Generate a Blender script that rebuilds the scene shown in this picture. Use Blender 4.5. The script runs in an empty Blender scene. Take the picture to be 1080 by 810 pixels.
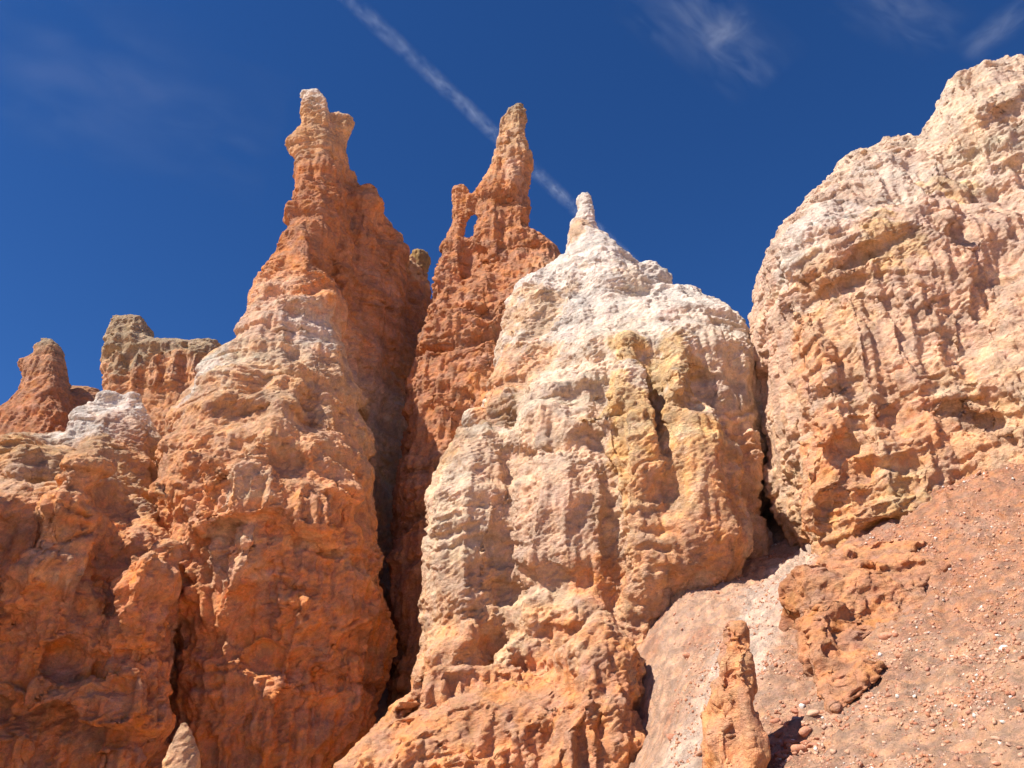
import bpy, math, random
import numpy as np
from mathutils import Vector

# ------------------------------------------------------------------ camera, sky, sun, exposure
sc = bpy.context.scene
COL = sc.collection
CAM = np.array([0.0, 0.0, 1.7]); PITCH = math.radians(27.0); FPX = 840.0      # focal length in pixels of a 1080 wide frame
cd = bpy.data.cameras.new('camera'); cam = bpy.data.objects.new('camera', cd); COL.objects.link(cam)
cam.location = CAM; cam.rotation_euler = (math.pi/2 + PITCH, 0, 0)
cd.sensor_width = 36; cd.lens = 36*FPX/1080; cd.clip_start = 0.1; cd.clip_end = 20000
sc.camera = cam

SUN_DIR = Vector((-0.56, -0.34, 0.755)).normalized()                           # towards the sun
SUN_EL = math.asin(SUN_DIR.z); SUN_AZ = math.atan2(SUN_DIR.x, SUN_DIR.y)
w = bpy.data.worlds.new("World"); sc.world = w; w.use_nodes = True
nt = w.node_tree; nt.nodes.clear()
sky = nt.nodes.new('ShaderNodeTexSky'); sky.sky_type = 'NISHITA'; sky.sun_disc = False
sky.sun_elevation = SUN_EL; sky.sun_rotation = SUN_AZ
sky.altitude = 2500; sky.air_density = 1.0; sky.dust_density = 0.0; sky.ozone_density = 5.0
bg = nt.nodes.new('ShaderNodeBackground'); bg.inputs['Strength'].default_value = 0.074
wo = nt.nodes.new('ShaderNodeOutputWorld')
hsv = nt.nodes.new('ShaderNodeHueSaturation'); hsv.inputs['Saturation'].default_value = 1.22; hsv.inputs['Hue'].default_value = .509      # polarised, high altitude sky
nt.links.new(sky.outputs[0], hsv.inputs['Color']); nt.links.new(hsv.outputs[0], bg.inputs[0]); nt.links.new(bg.outputs[0], wo.inputs[0])
sl = bpy.data.lights.new('sun', 'SUN'); so = bpy.data.objects.new('sun', sl); COL.objects.link(so)
sl.energy = 5.0; sl.angle = math.radians(0.53); sl.color = (1.0, 0.94, 0.84)
so.rotation_euler = SUN_DIR.to_track_quat('Z', 'Y').to_euler()
sc.view_settings.view_transform = 'Standard'; sc.view_settings.look = 'None'
sc.view_settings.exposure = 0.83; sc.view_settings.gamma = 1.0; sc.view_settings.use_curve_mapping = False
sc.cycles.max_bounces = 6; sc.cycles.diffuse_bounces = 4; sc.cycles.transparent_max_bounces = 16

# ------------------------------------------------------------------ small maths
CP, SP = math.cos(PITCH), math.sin(PITCH)
def P(px, py, Y):
    xc = (px-540)/FPX; yc = -(py-405)/FPX
    d = np.array([xc, CP - yc*SP, SP + yc*CP])
    return CAM + d*(Y/d[1])
def ray(px, py):
    xc = (px-540)/FPX; yc = -(py-405)/FPX
    d = np.array([xc, CP - yc*SP, SP + yc*CP]); return d/np.linalg.norm(d)
def lin(r, g, b):
    c = np.array([r, g, b], float)/255
    return np.where(c <= .04045, c/12.92, ((c+.055)/1.055)**2.4)

rs = np.random.RandomState(7)
NV = 96
def band_volume(seed):
    r = np.random.RandomState(seed).standard_normal((NV,)*3)
    F = np.fft.rfftn(r)
    k = np.sqrt(np.fft.fftfreq(NV)[:, None, None]**2 + np.fft.fftfreq(NV)[None, :, None]**2 + np.fft.rfftfreq(NV)[None, None, :]**2)*NV
    F *= np.exp(-((k-NV/7.5)/(NV/20))**2)
    v = np.fft.irfftn(F, s=(NV,)*3); v /= v.std()*2.2
    return v.astype(np.float32)
NOISE = band_volume(3)
def cell_volume():
    n = 12; r = np.random.RandomState(5); pts = (np.indices((n, n, n)).reshape(3, -1).T + r.rand(n**3, 3)).reshape(n, n, n, 3)
    g = (np.indices((NV,)*3).astype(np.float32)+.5)*n/NV
    ci = g.astype(int); f1 = np.full((NV,)*3, 9., np.float32); f2 = f1.copy()
    for a in (-1, 0, 1):
        for b in (-1, 0, 1):
            for c in (-1, 0, 1):
                i, j, k = ci[0]+a, ci[1]+b, ci[2]+c
                q = pts[i % n, j % n, k % n]
                d = np.sqrt((q[..., 0]+(i-i % n)-g[0])**2 + (q[..., 1]+(j-j % n)-g[1])**2 + (q[..., 2]+(k-k % n)-g[2])**2).astype(np.float32)
                f2 = np.minimum(f2, np.maximum(f1, d)); f1 = np.minimum(f1, d)
    return f1, f2-f1
CELL1, CELL2 = cell_volume()
def facet_volume():
    n = 12; r = np.random.RandomState(9); pts = (np.indices((n, n, n)).reshape(3, -1).T + r.rand(n**3, 3)).reshape(n, n, n, 3)
    nr = r.standard_normal((n, n, n, 3)); nr /= np.linalg.norm(nr, axis=-1, keepdims=True); off = r.uniform(-.35, .35, (n, n, n))
    g = (np.indices((NV,)*3).astype(np.float32)+.5)*n/NV; ci = g.astype(int); f1 = np.full((NV,)*3, 9., np.float32); out = f1.copy()
    for a in (-1, 0, 1):
        for b in (-1, 0, 1):
            for c in (-1, 0, 1):
                i, j, k = ci[0]+a, ci[1]+b, ci[2]+c; im, jm, km = i % n, j % n, k % n; q = pts[im, jm, km]; m = nr[im, jm, km]
                e = [g[0]-q[..., 0]-(i-im), g[1]-q[..., 1]-(j-jm), g[2]-q[..., 2]-(k-km)]
                d = e[0]**2+e[1]**2+e[2]**2; v = (e[0]*m[..., 0]+e[1]*m[..., 1]+e[2]*m[..., 2])+off[im, jm, km]
                t = d < f1; out = np.where(t, v, out); f1 = np.minimum(f1, d)
    return out.astype(np.float32)
FACET = facet_volume()
def facet(p, size, s=0, rot=True):
    q = p/np.asarray(size, float)
    if np.ndim(size) == 0: q = q @ ROTS[(s+5) % 8]
    return sample(FACET, q*8 + 5.3*s)
def sample(vol, q):
    q = q.astype(np.float32); i = np.floor(q).astype(np.int32); f = q-i; i0 = i % NV; i1 = (i0+1) % NV
    x0, y0, z0 = i0.T; x1, y1, z1 = i1.T; fx, fy, fz = f.T
    v = vol.ravel(); N2 = NV*NV
    def g(x, y, z): return v[x*N2+y*NV+z]
    a = g(x0, y0, z0)*(1-fz)+g(x0, y0, z1)*fz; b = g(x0, y1, z0)*(1-fz)+g(x0, y1, z1)*fz
    c = g(x1, y0, z0)*(1-fz)+g(x1, y0, z1)*fz; d = g(x1, y1, z0)*(1-fz)+g(x1, y1, z1)*fz
    return (a*(1-fy)+b*fy)*(1-fx)+(c*(1-fy)+d*fy)*fx
ROTS = []
for s in range(8):
    q, _ = np.linalg.qr(np.random.RandomState(20+s).standard_normal((3, 3))); ROTS.append(q)
def noise(p, size, s=0, rot=True):
    """band noise, about -1..1; size = feature size in metres (number or xyz)"""
    q = p/np.asarray(size, float)
    if rot and np.ndim(size) == 0: q = q @ ROTS[s % 8]
    return sample(NOISE, q*7.5 + 13.7*s + 3.1)
def cell(p, size, s=0, which=0):
    q = p/np.asarray(size, float)
    if np.ndim(size) == 0: q = q @ ROTS[(s+3) % 8]
    return sample(CELL2 if which else CELL1, q*8 + 7.9*s)
def smooth(x, a, b):
    t = np.clip((x-a)/(b-a), 0, 1); return t*t*(3-2*t)

# ------------------------------------------------------------------ implicit rock bodies
class Column:
    """stack of rounded cross sections: slices of (py, xl, xr, Y, ry) read at the place where the rock stands"""
    def __init__(self, slices, part='rock', n=2.3, rot=0.0, bottom=None):
        rows = []
        for py, xl, xr, Y, ry in slices:
            a = P(xl, py, Y); b = P(xr, py, Y)
            rows.append((a[2], (a[0]+b[0])/2, Y, max((b[0]-a[0])/2, .05), ry))
        rows.sort(); r = np.array(rows)
        if bottom is not None and r[0, 0] > bottom:
            r = np.vstack([[bottom, *r[0, 1:]], r])
        self.z, self.cx, self.cy, self.rx, self.ry = r.T
        self.part = part; self.n = n; self.c, self.s = math.cos(rot), math.sin(rot)
    def __call__(self, x, y, z):
        I = lambda v: np.interp(z, self.z, v)
        cx, cy, rx, ry = I(self.cx), I(self.cy), I(self.rx), I(self.ry)
        dx, dy = x-cx, y-cy
        if self.s: dx, dy = dx*self.c+dy*self.s, -dx*self.s+dy*self.c
        r = (np.abs(dx/rx)**self.n + np.abs(dy/ry)**self.n)**(1/self.n)
        f = (r-1)*np.minimum(rx, ry)
        return np.maximum(np.maximum(f, z-self.z[-1]), self.z[0]-z)
    def box(self):
        m = np.maximum(self.rx, self.ry) if self.s else None
        rx = self.rx if m is None else m; ry = self.ry if m is None else m
        return np.array([(self.cx-rx).min(), (self.cy-ry).min(), self.z[0]]), np.array([(self.cx+rx).max(), (self.cy+ry).max(), self.z[-1]])
def smin(a, b, k):
    h = np.clip(.5+.5*(b-a)/k, 0, 1); return b*(1-h)+a*h-k*h*(1-h)

class Rock:
    def __init__(self, cols, k=0.5, shrink=.18): self.cols = cols; self.k = k; self.shrink = shrink; self.strokes = []
    def body(self, x, y, z):
        f = self.cols[0](x, y, z)
        for c in self.cols[1:]: f = smin(f, c(x, y, z), self.k)
        return f + self.shrink*np.clip(0*z+1, 0, 1)
    def march(self, px, py):
        d = ray(px, py); t = np.arange(2, 90, .05); p = CAM + t[:, None]*d
        f = self.body(p[:, 0], p[:, 1], p[:, 2]); i = np.argmax(f < 0)
        return p[i] if f[i] < 0 else None
    def thickness(self, X):
        best = np.full(len(X), 1e9); th = np.zeros(len(X))
        for c in self.cols:
            f = c(X[:, 0], X[:, 1], X[:, 2]); t = np.minimum(np.interp(X[:, 2], c.z, c.rx), np.interp(X[:, 2], c.z, c.ry))
            m = f-.6*t < best; best[m] = (f-.6*t)[m]; th[m] = t[m]
        return th
    def stroke(self, pts, w, amt, zs=1.0):
        """pts on the rock face; w radius in m; amt > 0 raises, < 0 carves"""
        q = [self.march(*p) for p in pts]; q = [a for a in q if a is not None]
        if len(q) == 0: return
        if len(q) == 1: q = q*2
        self.strokes.append((np.array(q), w, amt, zs))
    def stroke_field(self, X):
        out = np.zeros(len(X))
        for q, w, amt, zs in self.strokes:
            best = np.full(len(X), 1e9); sc_ = np.array([1, 1, zs])
            lo = q.min(0)-3*w; hi = q.max(0)+3*w
            m = np.all((X > lo) & (X < hi), axis=1)
            if not m.any(): continue
            Xm = X[m]; b = np.full(len(Xm), 1e9)
            for a0, a1 in zip(q[:-1], q[1:]):
                ab = a1-a0; L = max((ab*ab).sum(), 1e-9)
                t = np.clip(((Xm-a0) @ ab)/L, 0, 1)
                d = (Xm-a0-t[:, None]*ab)*sc_
                b = np.minimum(b, (d*d).sum(1))
            out[m] += 1.45*amt*np.exp(-(b/(w*w))**1.4)
        return out

def surface_nets(rock, h, pad=0.8):
    lo = np.min([c.box()[0] for c in rock.cols], 0)-pad; hi = np.max([c.box()[1] for c in rock.cols], 0)+pad
    n = np.ceil((hi-lo)/h).astype(int)+1
    xs = [lo[i]+h*np.arange(n[i]) for i in range(3)]
    F = rock.body(xs[0][:, None, None], xs[1][None, :, None], xs[2][None, None, :])
    if rock.strokes:
        m = np.argwhere(np.abs(F) < 2.0)
        X = lo+h*m
        F[m[:, 0], m[:, 1], m[:, 2]] -= rock.stroke_field(X)
    S = F < 0
    cs = np.zeros(tuple(n-1), np.int8)
    for a in (0, 1):
        for b in (0, 1):
            for c in (0, 1): cs += S[a:n[0]-1+a, b:n[1]-1+b, c:n[2]-1+c]
    act = np.argwhere((cs > 0) & (cs < 8))
    vid = np.full(tuple(n-1), -1, np.int64); vid[act[:, 0], act[:, 1], act[:, 2]] = np.arange(len(act))
    acc = np.zeros((len(act), 3)); cnt = np.zeros(len(act))
    cor = [(a, b, c) for a in (0, 1) for b in (0, 1) for c in (0, 1)]
    for u in cor:
        for ax in range(3):
            if u[ax]: continue
            v = list(u); v[ax] = 1
            fu = F[act[:, 0]+u[0], act[:, 1]+u[1], act[:, 2]+u[2]]; fv = F[act[:, 0]+v[0], act[:, 1]+v[1], act[:, 2]+v[2]]
            m = (fu < 0) != (fv < 0); t = fu/(fu-fv+1e-30)
            pt = np.tile(np.array(u, float), (len(act), 1)); pt[:, ax] += t
            acc[m] += pt[m]; cnt[m] += 1
    V = lo + h*(act+acc/cnt[:, None])
    T = []
    for ax in range(3):
        b_, c_ = (ax+1) % 3, (ax+2) % 3
        sl0 = [slice(None)]*3; sl1 = [slice(None)]*3; sl0[ax] = slice(0, -1); sl1[ax] = slice(1, None)
        s0, s1 = S[tuple(sl0)], S[tuple(sl1)]
        e = np.argwhere(s0 != s1)
        ok = (e[:, b_] > 0) & (e[:, c_] > 0) & (e[:, b_] < n[b_]-1) & (e[:, c_] < n[c_]-1); e = e[ok]
        flip = s1[e[:, 0], e[:, 1], e[:, 2]]
        def idx(db, dc):
            q = e.copy(); q[:, b_] += db; q[:, c_] += dc; return vid[q[:, 0], q[:, 1], q[:, 2]]
        q0, q1, q2, q3 = idx(-1, -1), idx(0, -1), idx(0, 0), idx(-1, 0)
        a1 = np.where(flip, q3, q1); a3 = np.where(flip, q1, q3)
        T.append(np.stack([q0, a1, q2], 1)); T.append(np.stack([q0, q2, a3], 1))
    return V, np.vstack(T)

def normals(V, T):
    a, b, c = V[T[:, 0]], V[T[:, 1]], V[T[:, 2]]
    fn = np.cross(b-a, c-a); N = np.zeros_like(V)
    for k in range(3):
        for ax in range(3): N[:, ax] += np.bincount(T[:, k], fn[:, ax], len(V))
    return N/np.maximum(np.linalg.norm(N, axis=1, keepdims=True), 1e-12)

def refine(V, T, px=2.4):
    """split every edge that would look longer than px pixels on the side towards the viewer; crack free"""
    d = V-CAM; Yc = d[:, 1]*CP+d[:, 2]*SP; Zc = -d[:, 1]*SP+d[:, 2]*CP; Yc_ = np.maximum(Yc, .5)
    inside = (np.abs(d[:, 0]/Yc_) < .80) & (np.abs(Zc/Yc_) < .62) & (Yc > 0)
    N = normals(V, T); dist = np.linalg.norm(d, axis=1)
    face = (N*d).sum(1)/dist < .25
    want = inside & face
    E = np.sort(np.vstack([T[:, [0, 1]], T[:, [1, 2]], T[:, [2, 0]]]), 1)
    key = E[:, 0]*len(V)+E[:, 1]; uk, inv = np.unique(key, return_inverse=True)
    e0, e1 = uk//len(V), uk % len(V)
    L = np.linalg.norm(V[e0]-V[e1], axis=1)/((dist[e0]+dist[e1])/2)*FPX
    sp = (L > px) & (want[e0] | want[e1])
    mid = np.full(len(uk), -1, np.int64); mid[sp] = len(V)+np.arange(sp.sum())
    V2 = np.vstack([V, (V[e0[sp]]+V[e1[sp]])/2])
    nT = len(T); inv = inv.ravel(); M = np.stack([mid[inv[:nT]], mid[inv[nT:2*nT]], mid[inv[2*nT:]]], 1)
    cnt = (M >= 0).sum(1); out = [T[cnt == 0]]
    m = cnt == 3; t, q = T[m], M[m]
    out += [np.stack([t[:, 0], q[:, 0], q[:, 2]], 1), np.stack([q[:, 0], t[:, 1], q[:, 1]], 1), np.stack([q[:, 2], q[:, 1], t[:, 2]], 1), q]
    for r in range(3):                       # one split edge, rolled to be edge 0
        m = (cnt == 1) & (M[:, r] >= 0); t = np.roll(T[m], -r, 1); q = M[m][:, r]
        out += [np.stack([t[:, 0], q, t[:, 2]], 1), np.stack([q, t[:, 1], t[:, 2]], 1)]
        m = (cnt == 2) & (M[:, r] < 0); t = np.roll(T[m], -r, 1); q = np.roll(M[m], -r, 1)   # edges 1 and 2 split
        out += [np.stack([q[:, 2], q[:, 1], t[:, 2]], 1), np.stack([t[:, 0], t[:, 1], q[:, 1]], 1), np.stack([t[:, 0], q[:, 1], q[:, 2]], 1)]
    return V2, np.vstack(out)

def erode(V, T, rock, warp=.25, lump=.2, strata=.16, flute=.14, cells=.06, fine=1.0, levels=2, seed=0, flute_top=1e9, big=2.6, block=.42, rib=.16):
    sc_ = big/2.6
    # 1: metre sized warps and blocks
    th = rock.thickness(V)/sc_; k1 = smooth(th, .1, 1.7)[:, None]*.85+.15
    N = normals(V, T)
    D = np.stack([noise(V, 3.1*sc_, seed+1), noise(V, 3.1*sc_, seed+2), .5*noise(V, 3.1*sc_, seed+3)], 1)*warp
    W3 = .15*np.stack([noise(V, 1.2*sc_, 1), noise(V, 1.2*sc_, 2), noise(V, 1.2*sc_, 3)], 1)*sc_
    b0 = facet(V+W3, 2.4*sc_, seed)
    r0 = noise(V, (1.9*sc_, 1.9*sc_, 11*sc_), seed+8, False)
    V = V + D*k1 + k1*N*(lump*noise(V, big, seed+4)+.3*lump*noise(V, big/2.2, seed+5) + block*b0 + rib*sc_*(.35-np.abs(r0)*1.6))[:, None]
    V, T = refine(V, T)
    # 2: beds, rills, cracks and chunks
    N = normals(V, T); H = N.copy(); H[:, 2] *= .25
    k2 = smooth(rock.thickness(V)/sc_, .05, 1.3)*.7+.3; H *= k2[:, None]
    zz = V.copy(); zz[:, 2] += .7*sc_*noise(V, 9.0*sc_, 6)+.15*sc_*noise(V, 1.4*sc_, seed+2)
    b = noise(zz, (40*sc_, 40*sc_, 1.5*sc_), 1, False)      # the same hard beds cross all the rocks
    where = smooth(noise(V, 5.0*sc_, seed+9), -.35, .5)
    s = strata*(np.tanh(6*(b-.25))*.6)*(.3+.7*where)
    crack = np.exp(-(noise(zz, (6, 6, 2.3), seed+3, False)/.05)**2)*smooth(noise(V, 2.0, seed+7), 0, .5)
    s -= strata*1.0*crack
    fl = noise(V, (.95, .95, 7.0), seed+4, False)
    fl2 = noise(V, (.34, .34, 2.6), seed+5, False)
    steep = smooth(np.abs(N[:, 2]), .75, .35)*smooth(V[:, 2], flute_top+2, flute_top-2)
    s += flute*(-np.abs(fl)*1.4+.5*fl2)*steep
    W3 = .05*np.stack([noise(V, .7, 1), noise(V, .7, 2), noise(V, .7, 3)], 1)
    s += block*.22*sc_*facet((V+W3)*[1, 1, .75], 1.0*sc_, seed+1)*smooth(noise(V, 2.9, seed+3), -.7, .4)
    V = V + H*s[:, None]
    for _ in range(levels-1): V, T = refine(V, T, 1.45)
    # 3: rubble
    N = normals(V, T)
    patch = smooth(noise(V, 2.2, seed+10), -.5, .6)
    W3 = .03*np.stack([noise(V, .35, 1), noise(V, .35, 2), noise(V, .35, 3)], 1)
    ca, sa = math.cos(.5), math.sin(.5); VR = np.stack([V[:, 0]*ca+V[:, 2]*sa, V[:, 1], (-V[:, 0]*sa+V[:, 2]*ca)*2.1], 1)
    d = fine*(.032*patch**1.5+.008)*facet(VR+W3, .62, seed+2) + fine*(.038*patch**1.5+.014)*facet(VR+.5*W3, .3, seed+3)
    c = cell(V+W3, .42, seed); c2 = cell(V, .2, seed+2)
    d += cells*((.55-c)*.9*patch**2 + .3*(.5-c2)*patch)
    zt = V.copy(); zt[:, 2] += .5*noise(V, 3.0, seed+6)+.12*noise(V, .6, seed+1)
    d += fine*.062*np.tanh(5*noise(zt, (9, 9, .45), seed+2, False))*smooth(noise(V, 3.2, seed+4), -.2, .5)
    d += fine*((.012+.012*patch)*noise(VR, .6, seed+2)+(.012+.016*patch)*noise(VR, .27, seed+3)+.016*noise(V, .14, seed+4))
    st = noise(V, (.3, .3, 1.9), seed+7, False)
    d += fine*.06*(1-patch*.7)*st*smooth(np.abs(N[:, 2]), .8, .4)
    pit = smooth(noise(V, .5, seed+6), .45, .9)*smooth(noise(V, 2.4, seed+8), 0, .6)
    d -= fine*.05*pit
    vc = cell(V, (1.1, 1.1, 2.0), seed+5, 1)
    d -= fine*.10*np.exp(-(vc/.05)**2)*smooth(noise(V, 1.9, seed+11), 0, .5)
    return V + N*d[:, None], T

# ------------------------------------------------------------------ colours and materials
WHITE = lin(222, 206, 192); CREAM = lin(220, 190, 158); PINK = lin(216, 172, 142); PALE = lin(214, 166, 124)
ORANGE = lin(218, 144, 90); DEEP = lin(228, 138, 74); RED = lin(190, 122, 80); BROWN = lin(170, 112, 80)
YELLOW = lin(212, 166, 104); TAN = lin(208, 160, 116); LILAC = lin(190, 150, 142); GREYT = lin(172, 146, 116)
def blend(C, c, m): return C*(1-m[:, None])+c*m[:, None]
def paint(V, rows, spots, seed=0, rough=1.0, rock=None):
    """rows: (z, colour) from low to high; spots: (px, py, radius m, colour, strength) found on the rock's own surface"""
    zz = V[:, 2] + rough*(1.1*noise(V, 4.5, seed)+.5*noise(V, 1.6, seed+1)+.25*noise(V, .6, seed+2))
    z = np.array([r[0] for r in rows]); c = np.array([r[1] for r in rows])
    C = np.stack([np.interp(zz, z, c[:, k]) for k in range(3)], 1)
    jit = .35*noise(V, 1.8, seed+5)+.25*noise(V, .7, seed+6)+.12*noise(V, .3, seed+7)
    for px, py, R, col, st in spots:
        q = rock.march(px, py)
        if q is None: continue
        d = np.linalg.norm((V-q)*[1, 1, .8], axis=1)/R + jit
        C = blend(C, col, st*smooth(d, 1.1, .65))
    # bleached, lilac and ochre veins that follow the beds
    zb = V.copy(); zb[:, 2] += .5*noise(V, 6, 3)+.12*noise(V, 1, 4)
    C = C*(1+.16*np.tanh(2.5*noise(zb, (30, 30, .9), 5, False))*smooth(noise(V, 4, seed), -.6, .5))[:, None]
    v1 = smooth(noise(zb, (8, 8, .7), seed+4, False)+.5*noise(V, .5, seed+1), .35, 1.1)
    C = blend(C, np.minimum(C*1.15+.07, .72), v1*.5)
    v2 = smooth(noise(V, 1.5, seed+8)+.5*noise(V, .45, seed+2), .45, 1.1)
    C = blend(C, LILAC*(.5+C.mean(1, keepdims=True)), v2*.35) if False else C*(1-(.22*v2)[:, None])+(.22*v2)[:, None]*(LILAC*(C.mean(1)/LILAC.mean())[:, None])
    v3 = smooth(noise(V, 1.2, seed+9)+.4*noise(V, .35, seed+5), .4, 1.1)
    C = C*(1-(.14*v3)[:, None])+(.14*v3)[:, None]*(YELLOW*(C.mean(1)/YELLOW.mean())[:, None])
    return C

def rock_material(name, bump=1.0, pit=1.0, sat=1.0, scale=1.0):
    m = bpy.data.materials.new(name); m.use_nodes = True; t = m.node_tree; t.nodes.clear()
    N = t.nodes.new; L = t.links.new
    out = N('ShaderNodeOutputMaterial'); b = N('ShaderNodeBsdfDiffuse'); L(b.outputs[0], out.inputs[0])
    b.inputs['Roughness'].default_value = .3
    at = N('ShaderNodeAttribute'); at.attribute_name = 'rock_colour'
    tc = N('ShaderNodeTexCoord')
    def tex(kind, sc_, **kw):
        n = N(kind); n.inputs['Scale'].default_value = sc_*scale
        for k, v in kw.items(): n.inputs[k].default_value = v
        L(tc.outputs['Object'], n.inputs['Vector']); return n
    def ramp(src, a, b_, c0, c1):
        r = N('ShaderNodeMapRange'); r.inputs[1].default_value = a; r.inputs[2].default_value = b_; r.inputs[3].default_value = c0; r.inputs[4].default_value = c1
        L(src, r.inputs[0]); return r.outputs[0]
    def math_(op, a, b_):
        n = N('ShaderNodeMath'); n.operation = op
        for i, v in enumerate((a, b_)):
            if isinstance(v, (int, float)): n.inputs[i].default_value = v
            else: L(v, n.inputs[i])
        return n.outputs[0]
    n1 = tex('ShaderNodeTexNoise', 2.2, Detail=5, Roughness=.62); n2 = tex('ShaderNodeTexNoise', 9, Detail=4, Roughness=.7)
    n3 = tex('ShaderNodeTexNoise', 28, Detail=3, Roughness=.6)
    val = math_('MULTIPLY', ramp(n1.outputs[0], .3, .7, .82, 1.16), ramp(n2.outputs[0], .25, .75, .8, 1.2))
    val = math_('MULTIPLY', val, ramp(n3.outputs[0], .3, .7, .88, 1.12))
    n4 = tex('ShaderNodeTexNoise', 1.3, Detail=5, Roughness=.65)
    hs = N('ShaderNodeHueSaturation'); L(at.outputs['Color'], hs.inputs['Color']); L(val, hs.inputs['Value'])
    L(ramp(n4.outputs[0], .3, .7, 1.02*sat, .74*sat), hs.inputs['Saturation'])
    n5 = tex('ShaderNodeTexNoise', 3.7, Detail=3, Roughness=.6)
    L(ramp(n5.outputs[0], .3, .7, .497, .511), hs.inputs['Hue'])
    # pale chips of gypsum and lime
    v = tex('ShaderNodeTexVoronoi', 7); v2 = N('ShaderNodeTexNoise'); v2.inputs['Scale'].default_value = 1.9
    chip = math_('MULTIPLY', ramp(v.outputs['Distance'], .0, .16, 1, 0), ramp(n1.outputs[0], .52, .62, 0, .6))
    mx = N('ShaderNodeMix'); mx.data_type = 'RGBA'; L(chip, mx.inputs[0]); L(hs.outputs[0], mx.inputs[6]); mx.inputs[7].default_value = (*(WHITE*.8), 1)
    L(mx.outputs[2], b.inputs['Color'])
    # surface relief: slanting flakes in places, vertical rain streaks elsewhere
    def mapped(scale, rot, sc2, detail, rough):
        mp = N('ShaderNodeMapping'); mp.inputs['Scale'].default_value = scale; mp.inputs['Rotation'].default_value = rot; L(tc.outputs['Object'], mp.inputs[0])
        n = N('ShaderNodeTexNoise'); n.inputs['Scale'].default_value = sc2*scale_; n.inputs['Detail'].default_value = detail; n.inputs['Roughness'].default_value = rough; L(mp.outputs[0], n.inputs[0]); return n.outputs[0]
    scale_ = scale
    flakes = mapped((1, 1, 2.0), (0, .5, 0), 5.5, 6, .74); streaks = mapped((1, 1, .25), (0, 0, 0), 6.0, 6, .7)
    sel = ramp(n4.outputs[0], .44, .56, 0, 1)
    h = math_('ADD', math_('MULTIPLY', flakes, math_('ADD', math_('MULTIPLY', sel, .11*pit), .06)), math_('MULTIPLY', streaks, math_('SUBTRACT', .09, math_('MULTIPLY', sel, .07))))
    h = math_('ADD', h, math_('MULTIPLY', n3.outputs[0], .012))
    bp = N('ShaderNodeBump'); bp.inputs['Strength'].default_value = .9*bump; bp.inputs['Distance'].default_value = 1.0
    L(h, bp.inputs['Height']); L(bp.outputs[0], b.inputs['Normal'])
    return m
M_ROCK = rock_material('weathered limestone', 1.25)
M_KNOB = rock_material('knobbly limestone', 1.2, 1.4)
M_SOIL = rock_material('scree and clay', 1.1, 1.0, .95, 2.6)
M_STONE = rock_material('loose stone', .5, .6, .95, 3.0)

def mesh_object(name, V, T, C, mat, parent=None, smooth_=True):
    me = bpy.data.meshes.new(name)
    me.vertices.add(len(V)); me.vertices.foreach_set('co', V.astype(np.float32).ravel())
    me.loops.add(T.size); me.loops.foreach_set('vertex_index', T.astype(np.int32).ravel())
    me.polygons.add(len(T)); me.polygons.foreach_set('loop_start', np.arange(0, T.size, T.shape[1], dtype=np.int32))
    me.polygons.foreach_set('loop_total', np.full(len(T), T.shape[1], np.int32))
    me.update(calc_edges=True); me.validate()
    if smooth_: me.polygons.foreach_set('use_smooth', np.ones(len(me.polygons), bool))
    if C is not None:
        a = me.attributes.new('rock_colour', 'FLOAT_COLOR', 'POINT')
        a.data.foreach_set('color', np.hstack([C, np.ones((len(C), 1))]).astype(np.float32).ravel())
    me.materials.append(mat)
    o = bpy.data.objects.new(name, me); COL.objects.link(o)
    if parent is not None: o.parent = parent
    return o
def tag(o, label=None, cat=None, group=None, kind=None):
    if label: o['label'] = label
    if cat: o['category'] = cat
    if group: o['group'] = group
    if kind: o['kind'] = kind
    return o
def thing(name, loc, label, cat, group=None):
    o = bpy.data.objects.new(name, None); COL.objects.link(o); o.location = loc; o.empty_display_size = .5
    return tag(o, label, cat, group)

def build_rock(name, rock, label, cat, rows, spots, h=.22, mat=M_ROCK, seed=0, part_labels={}, mats={}, group=None, kind=None, **er):
    V, T = surface_nets(rock, h)
    # which part every face belongs to (before displacement)
    parts = [];
    for c in rock.cols:
        if c.part not in parts: parts.append(c.part)
    def who(X):
        f = np.array([np.min([c(X[:, 0], X[:, 1], X[:, 2]) for c in rock.cols if c.part == pn], axis=0) for pn in parts])
        return f
    W = who(V) if len(parts) > 1 else None
    if W is not None:
        lab = np.argmin(W + .12*np.array([noise(V, .8, i) for i in range(len(parts))]), axis=0)
        V0 = V.copy()
    V2, T2 = erode(V, T, rock, seed=seed, **er)
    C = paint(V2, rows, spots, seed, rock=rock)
    base = V2[:, :].mean(0); base[2] = V2[:, 2].min()
    if len(parts) == 1:
        V2 -= base; o = mesh_object(name, V2, T2, C, mat); o.location = base
        o.name = name; return tag(o, label, cat, group, kind)
    f = who(V2); lab = np.argmin(f + .15*np.array([noise(V2, .9, i) for i in range(len(parts))]), axis=0)
    root = thing(name, base, label, cat, group); 
    fl = lab[T2[:, 0]]
    # tidy: keep only faces; shared seam vertices get the same normals
    N = normals(V2, T2)
    for i, pn in enumerate(parts):
        t = T2[fl == i]
        if len(t) < 10: continue
        u, inv = np.unique(t, return_inverse=True)
        o = mesh_object(pn, V2[u]-base, inv.reshape(t.shape), C[u], mats.get(pn, mat), root)
        o.data.normals_split_custom_set_from_vertices([tuple(n) for n in N[u]]) if len(u) < 400000 else None
        if pn in part_labels: o['label'] = part_labels[pn]
    return root

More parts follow.
